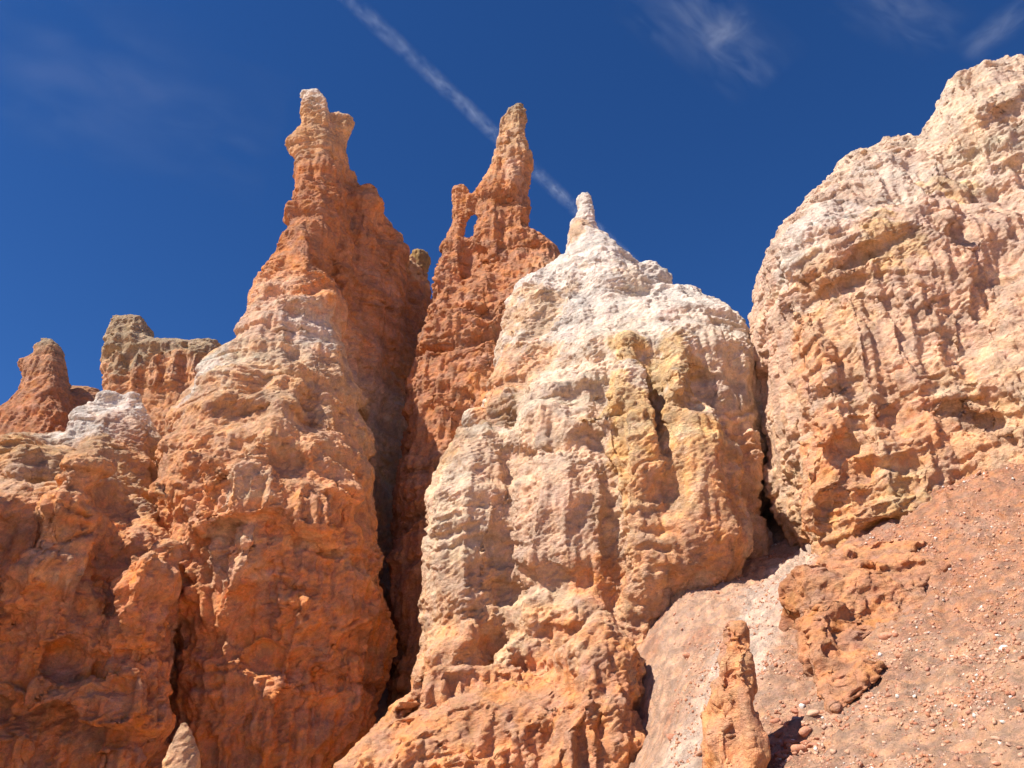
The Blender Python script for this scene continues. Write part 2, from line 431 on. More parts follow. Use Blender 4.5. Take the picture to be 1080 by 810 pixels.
# ------------------------------------------------------------------ the tall left tower with its fin
tower = Rock([
    Column([(98,314,346,34.5,.75),(106,312,348,34.4,.85),(118,311,354,34.4,.95),(128,314,354,34.3,.9),(136,316,352,34.3,.8)], 'head', n=3),
    Column([(128,320,349,34.4,.8),(150,305,356,34.4,1.0),(175,308,358,34.2,1.1),(205,308,360,34,1.3),(240,297,357,33.6,1.6),(270,292,352,33.2,1.9),
            (292,280,350,33,2.1),(303,274,352,32.8,2.3)], 'spire'),
    Column([(148,299,315,34.2,.5),(158,300,318,34.2,.6),(170,306,318,34.2,.4)], 'spire'),
    Column([(290,304,352,32.8,1.4),(305,270,366,32.4,2.3),(335,262,367,32,2.7),(380,245,369,31.6,3.1),(405,222,374,31.3,3.4),(440,190,386,30.9,3.9),(500,172,392,30.2,4.2),
            (545,172,397,29.6,4.4),(575,172,400,29.9,4.2),(605,172,406,30.1,4.1),(640,172,416,30.4,4.1),(690,172,413,30.8,4.0),(750,175,398,31.1,4.0),(800,175,378,31.4,4.0),(840,175,370,31.5,4)], 'trunk', bottom=-1),
    # fin that runs back and to the right
    Column([(122,352,370,35.3,.6),(127,348,377,35.3,.8),(136,345,377,35.4,.8),(150,340,369,35.5,1),(185,335,366,35.6,1.3),(230,330,372,35.8,1.5),(330,320,380,36,1.7),(500,310,388,36,2),(840,300,385,36,2)], 'fin', bottom=-1, n=2.6),
    Column([(180,350,376,36.6,.8),(200,356,388,37,.9),(204,358,406,37.2,1.2),(216,358,407,37.2,1.2),(232,355,400,37.4,1.5),(300,345,408,37.6,1.6),(500,340,408,37.8,2),(840,330,400,37.8,2)], 'fin', bottom=-1, n=2.6),
    Column([(228,378,408,38.8,.9),(240,376,416,39,1.1),(262,372,432,39.2,1.4),(300,370,436,39.4,1.6),(500,365,428,39.6,2),(840,355,420,39.6,2)], 'fin', bottom=-1, n=2.6),
    Column([(272,405,438,41,.9),(290,400,449,41.2,1.2),(305,395,455,41.3,1.5),(350,390,458,41.5,1.8),(500,380,450,41.6,2),(840,380,440,41.6,2)], 'fin', bottom=-1, n=2.6),
], k=.45)
S = tower.stroke
S([(285,305),(320,312),(352,300)], .3, -.35); S([(262,312),(300,318),(345,322)], .5, .3)
S([(215,545),(250,530),(290,528),(330,545),(352,560)], .5, .75); S([(215,570),(260,556),(300,556),(345,575)], .5, -.45)
S([(275,465),(310,468),(345,490),(368,510)], .3, .4); S([(300,485),(340,505)], .5, -.35)
S([(290,440),(296,405),(308,395)], .35, .6); S([(325,420),(330,448)], .5, -.55); S([(365,415),(384,430)], .4, .6); S([(312,395),(300,430),(285,465),(262,515)], .45, .45); S([(205,470),(218,510)], .6, -.35); S([(240,425),(275,420)], .3, .35); S([(215,405),(255,395),(300,392)], .25, .3); S([(250,372),(300,362),(350,372)], .22, .3)
S([(312,325),(308,360),(312,400)], .3, -.3)
S([(225,575),(238,600)], .5, .35); S([(260,560),(252,610)], .45, .5)
S([(180,470),(205,480),(222,500)], .45, .4); S([(195,500),(215,520)], .6, -.4)
S([(270,690),(330,705),(400,730)], .4, -.3); S([(405,615),(414,635)], .3, .4)
S([(330,160),(328,190)], .25, -.25); S([(320,250),(325,280)], .4, .3)
S([(345,740),(300,760)], .8, -.3)
zT = lambda px, py, Y: P(px, py, Y)[2]
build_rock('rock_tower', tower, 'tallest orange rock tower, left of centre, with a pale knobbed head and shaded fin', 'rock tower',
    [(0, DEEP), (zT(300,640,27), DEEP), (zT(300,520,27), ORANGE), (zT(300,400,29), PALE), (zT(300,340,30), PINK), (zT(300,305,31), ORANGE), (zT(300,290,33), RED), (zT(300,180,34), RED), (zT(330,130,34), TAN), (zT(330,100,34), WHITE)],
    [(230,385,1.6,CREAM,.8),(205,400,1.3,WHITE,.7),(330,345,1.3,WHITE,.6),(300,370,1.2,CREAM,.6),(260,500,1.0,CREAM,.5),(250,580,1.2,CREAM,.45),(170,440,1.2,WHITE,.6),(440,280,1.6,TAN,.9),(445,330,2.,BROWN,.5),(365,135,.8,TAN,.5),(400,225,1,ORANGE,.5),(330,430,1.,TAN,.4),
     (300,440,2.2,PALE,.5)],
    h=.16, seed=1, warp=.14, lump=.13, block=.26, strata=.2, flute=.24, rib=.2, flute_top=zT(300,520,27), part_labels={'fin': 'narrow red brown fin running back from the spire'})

# ------------------------------------------------------------------ front left rock mass and its white ridge
left = Rock([
    Column([(462,-60,40,28.5,.8),(482,-120,104,27.8,1.6),(508,-160,136,27.2,2.4),(538,-180,168,26.8,3.1),(566,-200,190,26.6,3.5),(600,-220,192,26.5,3.6),(680,-230,186,26.8,3.5),(740,-240,180,27.1,3.5),(830,-240,180,27.3,3.5)], 'cliff', bottom=-1, n=2.8),
    Column([(456,5,72,30,.7),(480,-60,96,30,1.5),(600,-100,120,30,3)], 'cliff', bottom=-1),
    Column([(410,106,126,30.5,.5),(418,96,134,30.5,.8),(430,88,140,30.4,1.),(450,78,156,30,1.5),(480,70,176,29.7,1.8),(520,66,186,29.4,2.1),(560,60,190,29.2,2.4)], 'white_ridge', bottom=-1, n=1.7),
    Column([(411,134,152,30.6,.45),(422,130,156,30.5,.7),(450,118,166,30.2,1.1),(500,110,184,29.8,1.6)], 'white_ridge', bottom=4, n=1.7),
    Column([(428,84,96,30.4,.4),(440,78,104,30.3,.7),(470,74,120,30,1.1)], 'white_ridge', bottom=4, n=1.7),
    Column([(476,95,112,24.4,.5),(500,75,118,23.7,.9),(560,40,110,23.4,1.2),(610,15,95,23.6,1.3),(700,0,90,24.6,1.3)], 'cliff', bottom=-1),
    Column([(505,150,176,24.6,.6),(540,155,190,24.3,1.0),(620,130,188,24.3,1.4),(700,120,182,24.9,1.5)], 'cliff', bottom=-1),
], k=.7)
S = left.stroke
S([(5,470),(50,465),(100,470)], .35, .45); S([(20,490),(70,495)], .6, -.5)
S([(100,480),(80,520),(45,580),(20,620)], .55, .55); S([(130,520),(125,600)], .8, -.5); S([(150,590),(140,640)], .4, .3); S([(25,480),(10,540)], .4, .4)
S([(100,520),(140,525),(165,560)], .7, -.5)
S([(110,470),(150,490),(178,520)], .35, .45); S([(185,520),(190,560)], .4, .3)
S([(60,660),(110,672),(170,672)], .35, .45); S([(60,690),(150,690)], .4, -.3)
S([(-10,715),(40,728),(110,748),(165,755)], .4, .6); S([(-10,745),(60,760),(150,775)], .4, -.5)
zL = zT
build_rock('rock_cliff', left, 'broad orange rock mass filling the lower left corner below a small white ridge', 'rock face',
    [(0, DEEP), (zL(80,640,24), DEEP), (zL(80,560,24), ORANGE), (zL(80,490,25), TAN), (zL(80,455,27), TAN), (zL(100,430,30), WHITE)],
    [(30,500,1.2,PINK,.6),(60,590,.9,PALE,.5),(170,560,.9,PALE,.5),(20,475,1.,YELLOW,.3),(110,440,1.6,WHITE,.95),(140,450,1.3,PINK,.7),(150,475,1.0,ORANGE,.5),(90,510,.9,PALE,.4)],
    h=.16, seed=2, warp=.14, lump=.13, block=.26, strata=.2, flute=.24, rib=.2, flute_top=zL(80,560,24), part_labels={'white_ridge': 'chalk white ridge with a ragged crest'})

# ------------------------------------------------------------------ far rocks behind the left
far1 = Rock([
    Column([(358,46,60,55,.8),(368,38,68,55,1.3),(395,30,70,55,1.7),(420,20,72,55,2),(440,4,80,55,2.6),(520,-30,90,55,4)], 'rock', bottom=8, n=3.5),
    Column([(376,17,32,54.5,.5),(386,17,34,54.5,.9),(400,22,36,54.5,.7)], 'rock'),
    Column([(408,50,112,58,.7),(430,45,120,58,1.6),(520,40,120,58,3)], 'rock', bottom=8)], k=.5)
build_rock('rock_hoodoo', far1, 'two-headed red brown knob standing far off at the left edge', 'rock tower',
    [(8, RED), (zT(40,430,55), RED*.7+BROWN*.3), (zT(40,385,55), TAN*.3+BROWN*.7), (zT(40,360,55), GREYT)], [], h=.35, seed=3, warp=.1, lump=.12, strata=.1, rib=.05, block=.35, big=4.5, levels=2)
far2 = Rock([
    Column([(365,122,228,52,1.6),(371,113,236,52,2.2),(380,112,240,52,3.0),(400,110,240,52,3.2),(430,112,245,52,3.5),(520,100,250,52,4)], 'wall', bottom=8, n=3.2),
    Column([(338,121,160,51.5,1.5),(346,119,162,51.5,2.0),(358,118,165,51.5,2.4),(366,117,168,51.5,2.6),(385,117,168,51.5,2.6)], 'cap', n=4.5),
    Column([(362,190,236,53,1.2),(366,180,238,53,1.5),(372,180,238,53,1.5)], 'wall', n=3)], k=.35)
far2.stroke([(113,372),(140,370),(165,368)], .4, -.5); far2.stroke([(131,338),(131,360)], .22, -.35); far2.stroke([(146,338),(147,358)], .22, -.3); far2.stroke([(114,352),(160,350)], .2, -.25)
for x in (125,145,165,185,205,222): far2.stroke([(x,374),(x-2,400)], .6, .5)
for x in (135,155,175,195,213): far2.stroke([(x,378),(x-2,400)], .45, -.5)
build_rock('rock_block', far2, 'flat topped red rock block with a grey capstone pile, behind the tower at left', 'rock block',
    [(8, RED), (zT(150,410,50), RED*.6+TAN*.4), (zT(150,385,50), TAN*.5+ORANGE*.5), (zT(150,368,50), GREYT), (zT(150,335,50), GREYT)], [(150,350,3.,GREYT,.9)], h=.33, seed=4, warp=.1, lump=.1, strata=.14, block=.4, big=4.0, rib=.05, levels=2, part_labels={'cap': 'grey brown capstone of broken blocks'})
far3 = Rock([Column([(264,434,452,44,.6),(270,428,455,44,1.),(300,426,456,44,1.4),(330,424,458,44,1.8),(520,420,470,44,2)], 'rock', bottom=6)], k=.3)
build_rock('rock_stub', far3, 'small square topped ochre stub in the gap between the tower and the red spire', 'rock tower',
    [(8, BROWN), (zT(440,310,44), BROWN), (zT(440,280,44), YELLOW*.6), (zT(440,262,44), YELLOW*.7)], [], h=.25, seed=5, warp=.15, lump=.2, strata=.3, levels=1)

# ------------------------------------------------------------------ red double spire
mid = Rock([
    Column([(107,545,556,38,.4),(116,530,559,38,.7),(128,525,559,38,1.),(150,520,563,38,1.2),(170,514,566,38,1.2),(188,506,565,38,1.3),(205,499,562,38,1.4),(240,498,562,38,1.6),(262,496,572,38,1.8),(300,494,590,37.6,2),(340,488,600,37,2.4)], 'spire'),
    Column([(196,478,492,38.4,.45),(205,474,496,38.4,.6),(222,473,495,38.4,.6),(240,472,494,38.4,.65),(250,469,494,38.3,.8),(262,462,494,38.2,1.1),(280,456,493,38,1.3),(300,452,494,38,1.5),(340,446,492,37.6,1.8)], 'pinnacle'),
    Column([(205,486,508,38.4,.5),(211,486,508,38.4,.6),(226,487,506,38.4,.6),(231,488,505,38.4,.4)], 'pinnacle'),
    Column([(255,486,508,38.3,.6),(262,484,508,38.3,.8),(284,484,506,38.3,.8),(300,484,506,38.3,.8)], 'pinnacle'),
    Column([(245,545,565,38.4,1),(256,520,585,38.2,1.6),(275,510,598,38,2),(300,500,606,37.6,2.4),(340,500,606,37.2,2.6)], 'shoulder'),
    Column([(292,500,600,37.6,2),(330,450,605,37.2,2.6),(380,436,606,36.8,3),(440,424,606,36.4,3.2),(520,412,606,36,3.2),(600,408,606,35.8,3.2),(700,404,606,35.6,3.2),(830,395,606,35.6,3.2)], 'wall', bottom=-1, n=3),
    Column([(330,490,560,35.6,1.6),(400,484,560,35,1.8),(480,474,560,34.6,1.9),(560,470,560,34.6,1.9)], 'wall', bottom=-1),
    Column([(325,450,486,36,1.2),(350,440,486,35.8,1.2),(380,446,484,36,.9)], 'wall'),
], k=.35)
S = mid.stroke
S([(380,435),(430,365)], .3, .1)
S([(440,375),(480,365),(530,352)], .25, -.3); S([(440,362),(490,352),(530,340)], .3, .35); S([(452,285),(490,292)], .2, -.25)
S([(540,305),(570,290),(598,262)], .4, .5); S([(545,318),(600,285)], .25, -.35)
S([(527,235),(522,300),(512,340)], .25, -.3); S([(500,262),(522,268)], .2, -.35); S([(531,200),(528,232),(556,248)], .2, -.3)
S([(420,560),(450,540),(480,530)], .25, -.25); S([(560,310),(545,345)], .4, .25)
S([(487,410),(484,460)], .15, -.3)
build_rock('rock_spire', mid, 'red brown spire at the centre with a thin pinnacle leaning on its left side', 'rock spire',
    [(0, RED*.8), (zT(450,500,34), RED), (zT(450,400,34), RED), (zT(520,300,37), RED), (zT(540,200,38), RED*.6+ORANGE*.4), (zT(540,150,38), TAN), (zT(540,110,38), GREYT)],
    [(545,180,1.,PINK,.6),(500,230,1,ORANGE,.4),(590,270,1,ORANGE,.6),(575,280,1.2,PALE,.5),(485,215,1,ORANGE,.6),(510,420,1.6,ORANGE,.7),(560,260,1.3,RED,.6)],
    h=.16, seed=6, warp=.12, lump=.1, block=.32, strata=.2, flute=.16, part_labels={'pinnacle': 'thin pinnacle left of the main spire', 'wall': 'smooth red wall partly in the shadow of the tower'})

# ------------------------------------------------------------------ pale bluff
bluff = Rock([
    Column([(203,611,623,33.5,.4),(211,603,628,33.5,.6),(222,606,630,33.5,.7),(234,600,632,33.4,.9),(248,600,638,33.2,1.1),(260,598,649,33,1.3),(274,596,662,32.8,1.6),(290,592,678,32.4,2)], 'horn'),
    Column([(238,605,630,33.1,.6),(252,601,640,32.9,1.),(270,594,664,32.6,1.6),(290,584,684,32.2,2.2),(320,574,700,31.7,2.8),(360,566,715,31.2,3.4),(420,560,720,30.8,3.8)], 'horn', n=2),
    Column([(275,676,696,32,.6),(281,664,699,32,.8),(292,652,701,32,1.),(306,648,708,31.9,1.2)], 'horn', n=3),
    Column([(262,598,640,33.4,.9),(280,582,668,33.2,1.3),(294,556,690,33,1.6),(306,539,700,32.8,1.9),(345,527,720,32.2,2.6),(400,517,730,31.6,3.2),(450,492,740,31.2,3.4),(700,486,700,30.2,3.8)], 'crown', bottom=-1, n=4),
    Column([(306,660,712,31.6,.8),(315,645,728,31.3,1.2),(326,630,748,31,1.9),(342,615,768,30.7,2.7),(362,605,788,30.3,3.4),(400,585,799,30,4.5),(440,565,806,30,4.6),(500,560,810,30,4.6),(545,560,804,30,4.4),(600,560,783,29.6,4),(640,560,740,29,4)], 'crown', bottom=1, n=2.4),
    Column([(448,500,530,28.5,.6),(458,478,548,28.3,1.1),(475,464,554,28,1.7),(520,452,552,27.6,2.1),(560,446,548,27.3,2.3),(600,443,546,27.2,2.3),(650,440,544,27.2,2.3),(690,440,540,27.2,2.2),(740,430,540,27.2,2.4)], 'pillar', bottom=-1, n=2.6),
    Column([(330,580,620,29.6,.7),(380,562,650,28.8,1.4),(425,545,660,28,1.9),(470,538,665,27.4,2.4),(520,533,665,27,2.7),(600,530,668,26.8,2.8),(680,528,680,26.8,2.8)], 'crown', bottom=-1, n=2.4),
    # knobbly yellow hoodoos on the front
    Column([(352,651,666,25.7,.45),(360,648,671,25.7,.65),(374,647,669,25.6,.6),(386,643,672,25.4,.75),(400,636,680,25.0,1.05),(430,631,690,24.6,1.3),(470,634,698,24.4,1.5),(510,645,706,24.4,1.5),(580,645,712,24.4,1.5),(640,650,700,24.8,1.2)], 'yellow_hoodoo', bottom=3),
    Column([(359,704,728,26,.5),(366,693,735,26,.75),(382,686,744,25.8,1.0),(400,686,744,25.6,1.0),(412,682,750,25.4,1.3),(450,680,764,25.2,1.7),(500,678,780,25,2.1),(540,673,790,25,2.3),(580,670,793,25.1,2.4),(610,670,782,25.3,2.2),(635,676,748,25.4,1.6)], 'yellow_hoodoo', bottom=4),
    Column([(385,770,815,33,1.5),(420,770,835,33,2.5),(500,770,845,33,3),(620,770,850,33,3)], 'crown', bottom=3),
    # right flank ribs
    Column([(385,745,775,27.4,.7),(420,742,788,27.2,1.),(470,745,798,27.2,1.4),(540,750,805,27.4,1.6)], 'crown', bottom=4),
    # lower buttress
    Column([(638,624,644,23,.4),(655,612,656,22.9,.7),(680,600,674,22.8,1.1),(710,575,686,22.7,1.4),(750,545,694,22.5,1.7),(810,520,697,22.3,1.9),(850,500,700,22.2,2)], 'buttress', bottom=-1),
    Column([(704,450,560,24.5,1.2),(722,425,600,24.2,1.6),(745,405,640,23.9,1.9),(780,382,640,23.6,2.2),(815,355,640,23.3,2.4),(850,336,640,23.1,2.5)], 'buttress', bottom=-1, n=2.6),
    Column([(622,650,690,24.8,.6),(635,645,715,24.8,.9),(650,645,718,24.8,.9),(670,640,700,24.8,.8)], 'buttress', bottom=2),
], k=.42)
S = bluff.stroke
S([(560,418),(590,408),(620,400)], .45, .45); S([(500,440),(540,425),(575,440)], .5, .3)
S([(545,470),(532,510),(530,560),(522,640)], .3, -.2)
S([(535,622),(560,612),(590,620)], .4, -.65); S([(600,618),(625,612),(640,630)], .35, -.55)
S([(405,742),(440,718),(490,712),(520,706),(545,690),(580,702),(605,692),(630,665)], .28, .6); S([(430,745),(480,733),(530,725)], .25, -.4); S([(560,716),(590,722)], .3, -.5); S([(640,665),(620,720),(600,800)], .25, .3); S([(690,700),(688,790)], .3, .3)
S([(500,655),(520,675)], .4, -.4); S([(460,690),(490,670)], .4, .35)
S([(650,430),(655,520),(650,600)], .25, -.35); S([(640,480),(640,580)], .22, -.25)
S([(686,420),(700,470)], .3, -.4); S([(745,400),(765,455)], .3, -.45); S([(770,430),(790,480)], .3, -.3); S([(742,400),(730,420)], .5, -.5)
S([(715,400),(722,412)], .3, .4); S([(705,405),(712,412)], .2, -.3)
S([(540,470),(600,450),(640,440)], .25, .3); S([(545,485),(600,470)], .25, -.25)
S([(780,380),(795,420)], .25, .3)
S([(585,345),(570,385)], .35, -.3); S([(545,400),(555,420)], .3, -.3); S([(650,305),(700,306)], .2, -.3)
build_rock('rock_bluff', bluff, 'large pale cream rock bluff right of centre with a white horn on its top', 'rock face',
    [(0, ORANGE), (zT(560,720,22), ORANGE), (zT(560,670,25), PALE), (zT(560,580,25), PALE*.5+PINK*.5), (zT(560,460,26), PINK*.5+CREAM*.5), (zT(600,400,28), CREAM*.6+WHITE*.4), (zT(640,330,30), WHITE), (zT(620,260,33), WHITE)],
    [(550,385,2.2,PALE,.8),(560,320,1.8,CREAM*.7+PALE*.3,.9),(535,340,1.4,PALE,.6),(520,400,1.6,PALE*.5+ORANGE*.5,.7),(520,440,1.4,ORANGE,.5),(640,270,1.3,WHITE,.9),(607,240,1.,TAN,.8),(670,290,1.,CREAM,.6),
     (657,370,1.1,YELLOW,.8),(660,410,1.4,YELLOW,.75),(662,450,1.4,YELLOW,.75),(668,500,1.6,YELLOW*.6+PALE*.4,.9),(715,385,1.5,YELLOW,.8),(720,440,1.9,YELLOW*.6+PALE*.4,.9),(735,520,2.4,YELLOW*.5+ORANGE*.5,.8),(700,590,2.,ORANGE*.4+PALE*.6,.8),(760,570,1.8,ORANGE,.7),
     (790,500,1.5,ORANGE,.5),(480,540,1.8,CREAM,.7),(470,470,1.2,TAN,.8),(560,560,1.6,PINK,.6),(580,700,1.3,ORANGE,.7),(500,700,1.3,ORANGE,.7),(630,610,1.,ORANGE,.8),(640,760,2.6,ORANGE*.6+RED*.4,.8),(540,430,1.0,GREYT,.6),(500,450,.9,GREYT,.6)],
    h=.16, seed=7, warp=.18, lump=.14, strata=.12, flute=.28, block=.2, rib=.2, cells=.04, flute_top=zT(560,690,22),
    part_labels={'yellow_hoodoo': 'pair of knobbly yellow hoodoos fused to the front', 'horn': 'white pointed horn', 'buttress': 'orange buttress spreading at the foot'}, mats={'yellow_hoodoo': M_KNOB})

# ------------------------------------------------------------------ right wall
right = Rock([
    Column([(64,1083,1180,27,.8),(80,1066,1190,27,1.5),(92,1036,1200,26.8,2.),(102,1000,1210,26.7,2.4),(113,980,1220,26.6,2.8),(150,974,1220,26.3,3.6),(185,960,1220,26.1,4.2)], 'wall', bottom=6, n=5),
    Column([(157,900,1010,26.6,.7),(163,892,1020,26.5,1.2),(185,872,1040,26.2,2.),(212,856,1050,25.9,2.8),(300,840,1060,25.5,3.6),(500,860,1060,25,3.8)], 'wall', bottom=5, n=3),
    Column([(212,846,960,26,.8),(219,838,980,25.9,1.3),(240,829,1010,25.8,2.2),(250,814,1040,25.7,2.7),(275,800,1120,25.5,3.6),(300,796,1140,25.4,4.2),(345,802,1180,25.3,4.4),(400,808,1200,25.2,4.4),(450,813,1220,25.,4.3),(520,823,1220,24.8,4.2),(555,844,1220,24.4,4),(580,866,1220,24,3.6)], 'wall', bottom=3, n=3.4),
    Column([(150,1100,1200,25,2.4),(220,1040,1210,24.4,3.0),(300,1000,1220,23.8,3.4),(400,975,1220,23.3,3.8),(520,960,1220,22.9,4)], 'wall', bottom=4, n=2.6),
    Column([(425,850,905,22.6,1.),(470,840,900,22.4,1.2),(520,832,890,22.4,1.3),(555,836,880,22.4,1.1),(568,846,872,22.4,.8)], 'foot'),
    Column([(520,880,960,22.2,1),(550,868,940,22,1.2),(572,866,910,22,1.)], 'foot', bottom=6),
], k=.3, shrink=.12)
S = right.stroke
S([(848,292),(865,286)], .22, -.35); S([(885,278),(905,265)], .22, -.4); S([(855,300),(868,318)], .35, -.45); S([(885,305),(900,290)], .25, -.3); S([(860,282),(880,292)], .2, .25)
S([(895,262),(925,247),(950,238),(975,222),(990,215)], .28, .32); S([(905,270),(935,256),(965,242)], .18, -.22); S([(985,175),(990,195)], .3, .4); S([(1000,215),(1004,235)], .3, .4)
S([(1012,228),(1022,246),(1010,252)], .3, -.6); S([(1043,206),(1055,200)], .22, -.4); S([(1060,180),(1078,165)], .2, -.3)
S([(1056,128),(1080,108)], .28, -.45); S([(1035,125),(1055,110),(1080,92)], .3, .3)
S([(948,432),(975,424)], .25, -.5); S([(1005,432),(1035,445),(1080,440)], .2, -.4); S([(1010,415),(1050,405),(1080,415)], .35, .4); S([(1020,428),(1040,432)], .25, .3)
S([(830,320),(845,345),(870,395)], .3, .3); S([(878,330),(890,365),(908,402)], .28, -.35)
S([(858,492),(880,485),(895,468)], .35, -.6); S([(925,480),(965,466)], .22, .3); S([(846,440),(850,472)], .3, -.45); S([(905,445),(930,440)], .2, -.35)
S([(925,540),(985,522)], .25, .3); S([(880,532),(915,525)], .25, -.3); S([(900,500),(960,490)], .2, -.25)
S([(1060,260),(1040,330)], .4, -.25); S([(960,300),(975,340),(982,385)], .22, -.25); S([(1000,330),(1005,380)], .2, -.2)
build_rock('rock_wall', right, 'pale pink rock wall rising off the right edge above the red slope', 'rock face',
    [(3, ORANGE), (zT(900,560,21), ORANGE), (zT(900,500,21), PALE), (zT(900,420,22), PINK*.6+PALE*.4), (zT(950,300,22), PINK), (zT(950,220,23), PINK*.75+WHITE*.25), (zT(950,130,24), PINK*.4+CREAM*.4+WHITE*.2)],
    [(870,225,1.7,WHITE,.6),(830,265,1.3,WHITE,.5),(950,180,1.6,WHITE,.35),(1040,150,2,CREAM,.6),(860,300,1.,PALE,.8),(940,250,1.3,YELLOW,.6),(1000,200,1.,YELLOW,.5),(890,300,1,PALE,.6),
     (870,350,1.6,PALE,.8),(850,380,1.2,ORANGE,.5),(860,470,1.5,ORANGE,.8),(850,540,1.5,ORANGE,.8),(900,540,1.5,ORANGE*.5+YELLOW*.5,.7),(960,525,1.,YELLOW,.7),(1040,420,1.6,PALE,.8),(960,430,1.2,ORANGE,.5),(900,510,1,ORANGE,.6),(1000,480,1.5,ORANGE,.5)],
    h=.15, seed=8, warp=.14, lump=.1, strata=.1, flute=.14, block=.24, rib=.2, cells=.03, part_labels={'foot': 'orange overhanging foot of the wall'})

# ------------------------------------------------------------------ small outcrop, front hoodoo, tip
outc = Rock([
    Column([(578,890,1000,20.8,1.0),(592,860,1020,20.3,1.6),(606,842,1015,19.8,1.9),(630,834,1000,18.9,1.9),(665,838,975,17.7,1.8),(700,848,950,16.2,1.6),(732,858,920,15.0,1.2),(756,866,900,14.4,.9)], 'rock', bottom=1, n=3),
    Column([(600,836,885,18.3,.7),(640,830,890,17.5,.9),(700,846,898,15.6,.9),(750,860,892,14.4,.6)], 'rock', bottom=1, n=3),
    Column([(640,895,940,17.4,.6),(690,890,935,16.2,.6),(725,885,920,15.6,.5)], 'rock', bottom=1, n=3)], k=.25)
for a in ([(858,620),(866,700),(872,735)], [(876,625),(886,720)], [(897,630),(893,700)], [(915,640),(908,690)], [(935,630),(922,690)], [(960,620),(945,665)]): outc.stroke(a, .13, -.16)
outc.stroke([(842,650),(885,655)], .12, -.1); outc.stroke([(890,670),(930,660)], .12, -.1)
build_rock('rock_outcrop', outc, 'cracked low red outcrop breaking out of the slope under the right wall', 'rock outcrop',
    [(0, RED*.75+ORANGE*.25), (6, RED*.6+ORANGE*.4), (12, RED*.5+ORANGE*.5)], [(880,620,.8,ORANGE,.3)], h=.12, seed=9, warp=.12, lump=.12, big=1.4, block=.3, strata=.06, flute=.16, cells=.0, fine=.8, rib=.1)
hood = Rock([
    Column([(654,768,784,13.6,.12),(662,762,790,13.6,.25),(685,762,793,13.55,.4),(720,755,798,13.5,.5),(760,748,801,13.4,.6),(810,745,805,13.3,.7),(860,740,808,13.3,.8)], 'rock', bottom=-1, n=2.4)], k=.2, shrink=0)
hood.stroke([(772,690),(770,760),(780,810)], .1, -.12); hood.stroke([(765,672),(790,676)], .06, -.08); hood.stroke([(778,700),(782,740)], .12, .1)
build_rock('rock_pinnacle', hood, 'small lone orange pinnacle standing on the scree at the bottom right of centre', 'rock pinnacle',
    [(0, ORANGE), (5, ORANGE*.8+RED*.2)], [], h=.07, seed=10, warp=.05, lump=.06, big=.7, strata=.03, flute=.08, cells=.015, fine=.33, block=.12, levels=2)
tip = Rock([Column([(761,190,198,17,.1),(772,184,203,17,.17),(790,179,207,17,.26),(820,170,209,17,.35),(860,165,215,17,.5)], 'rock', bottom=-1)], k=.2, shrink=0)
build_rock('rock_tip', tip, 'small sunlit rock tip poking up at the bottom edge under the dark cleft', 'rock pinnacle',
    [(0, ORANGE*.6+PALE*.4), (5, PALE)], [], h=.08, seed=11, warp=.05, lump=.08, big=.8, strata=.05, flute=.04, cells=.02, fine=.4, block=.12, levels=2)
# unseen rock face added beyond the left edge to shade the lower left rocks
off = Rock([Column([(275,-420,-125,18.5,1.5),(310,-440,-120,18.8,3.0),(450,-460,-110,19.5,4.5),(600,-520,-110,20,5),(760,-560,-130,20,5)], 'rock', bottom=-1)], k=.2)
build_rock('rock_cliff', off, 'unseen orange rock face added beyond the left edge to shade the lower left', 'rock face', [(0, DEEP), (20, ORANGE)], [], h=.4, seed=12, levels=1)

# ------------------------------------------------------------------ ground
ctrl = []
for px, py, Y in [(700,800,16.5),(720,720,19),(700,650,23),(760,620,24),(790,590,26),(820,555,28.5),(850,575,26),(860,600,23.5),(800,640,21.5),(800,720,17.5),
                  (840,660,18.5),(760,800,14.8),(850,800,12.5),(850,740,15),(820,700,17.2),(900,740,14.6),(900,800,11.8),(960,800,11),(1080,800,9.5),(1080,700,12.2),(1080,600,15.5),(1080,520,18.6),(1080,462,21.2),
                  (980,700,14),(980,620,17),(980,540,20),(920,570,20.5),(900,610,19.5),(880,580,21.5),(1250,600,15),(1250,460,20),(1250,800,8.5)]:
    ctrl.append(P(px, py, Y))
for q_ in [(660,860,19.5),(640,850,22),(600,850,20.5),(560,850,22),(692,835,16.8)]: ctrl.append(P(*q_))
for q in [(0,0,0),(-6,3,0),(6,0,.6),(3,6,.6),(-3,8,.2),(-10,12,-.6),(-4,14,-.6),(0,14,-.3),(1.2,15,.2),(0,18,-.3),(-14,20,-1),(-8,24,-1.2),(-4,24,-1.2),(-6,29,-1),(-3,29,0),(-25,15,2),(-8,34,4),(2,36,8),(-20,36,6),(14,34,14),(22,30,15),(30,20,12),(22,8,7),
          (16,-4,3),(0,-15,-.5),(-15,-8,0),(-35,30,6),(0,50,12),(-25,50,12),(30,50,16),(45,30,14),(50,0,8),(-50,0,3),(0,-50,-2),(40,-40,2),(-40,-40,0),(-60,60,10),(60,70,12),(0,85,8)]:
    ctrl.append(np.array(q, float))
ctrl = np.array(ctrl)
def tps(r): return np.where(r > 0, r*r*np.log(r+1e-9), 0)
A = tps(np.linalg.norm(ctrl[:, None, :2]-ctrl[None, :, :2], axis=2)) + np.eye(len(ctrl))*.8
Pm = np.hstack([np.ones((len(ctrl), 1)), ctrl[:, :2]]); K = np.block([[A, Pm], [Pm.T, np.zeros((3, 3))]])
wts = np.linalg.solve(K, np.concatenate([ctrl[:, 2], np.zeros(3)]))
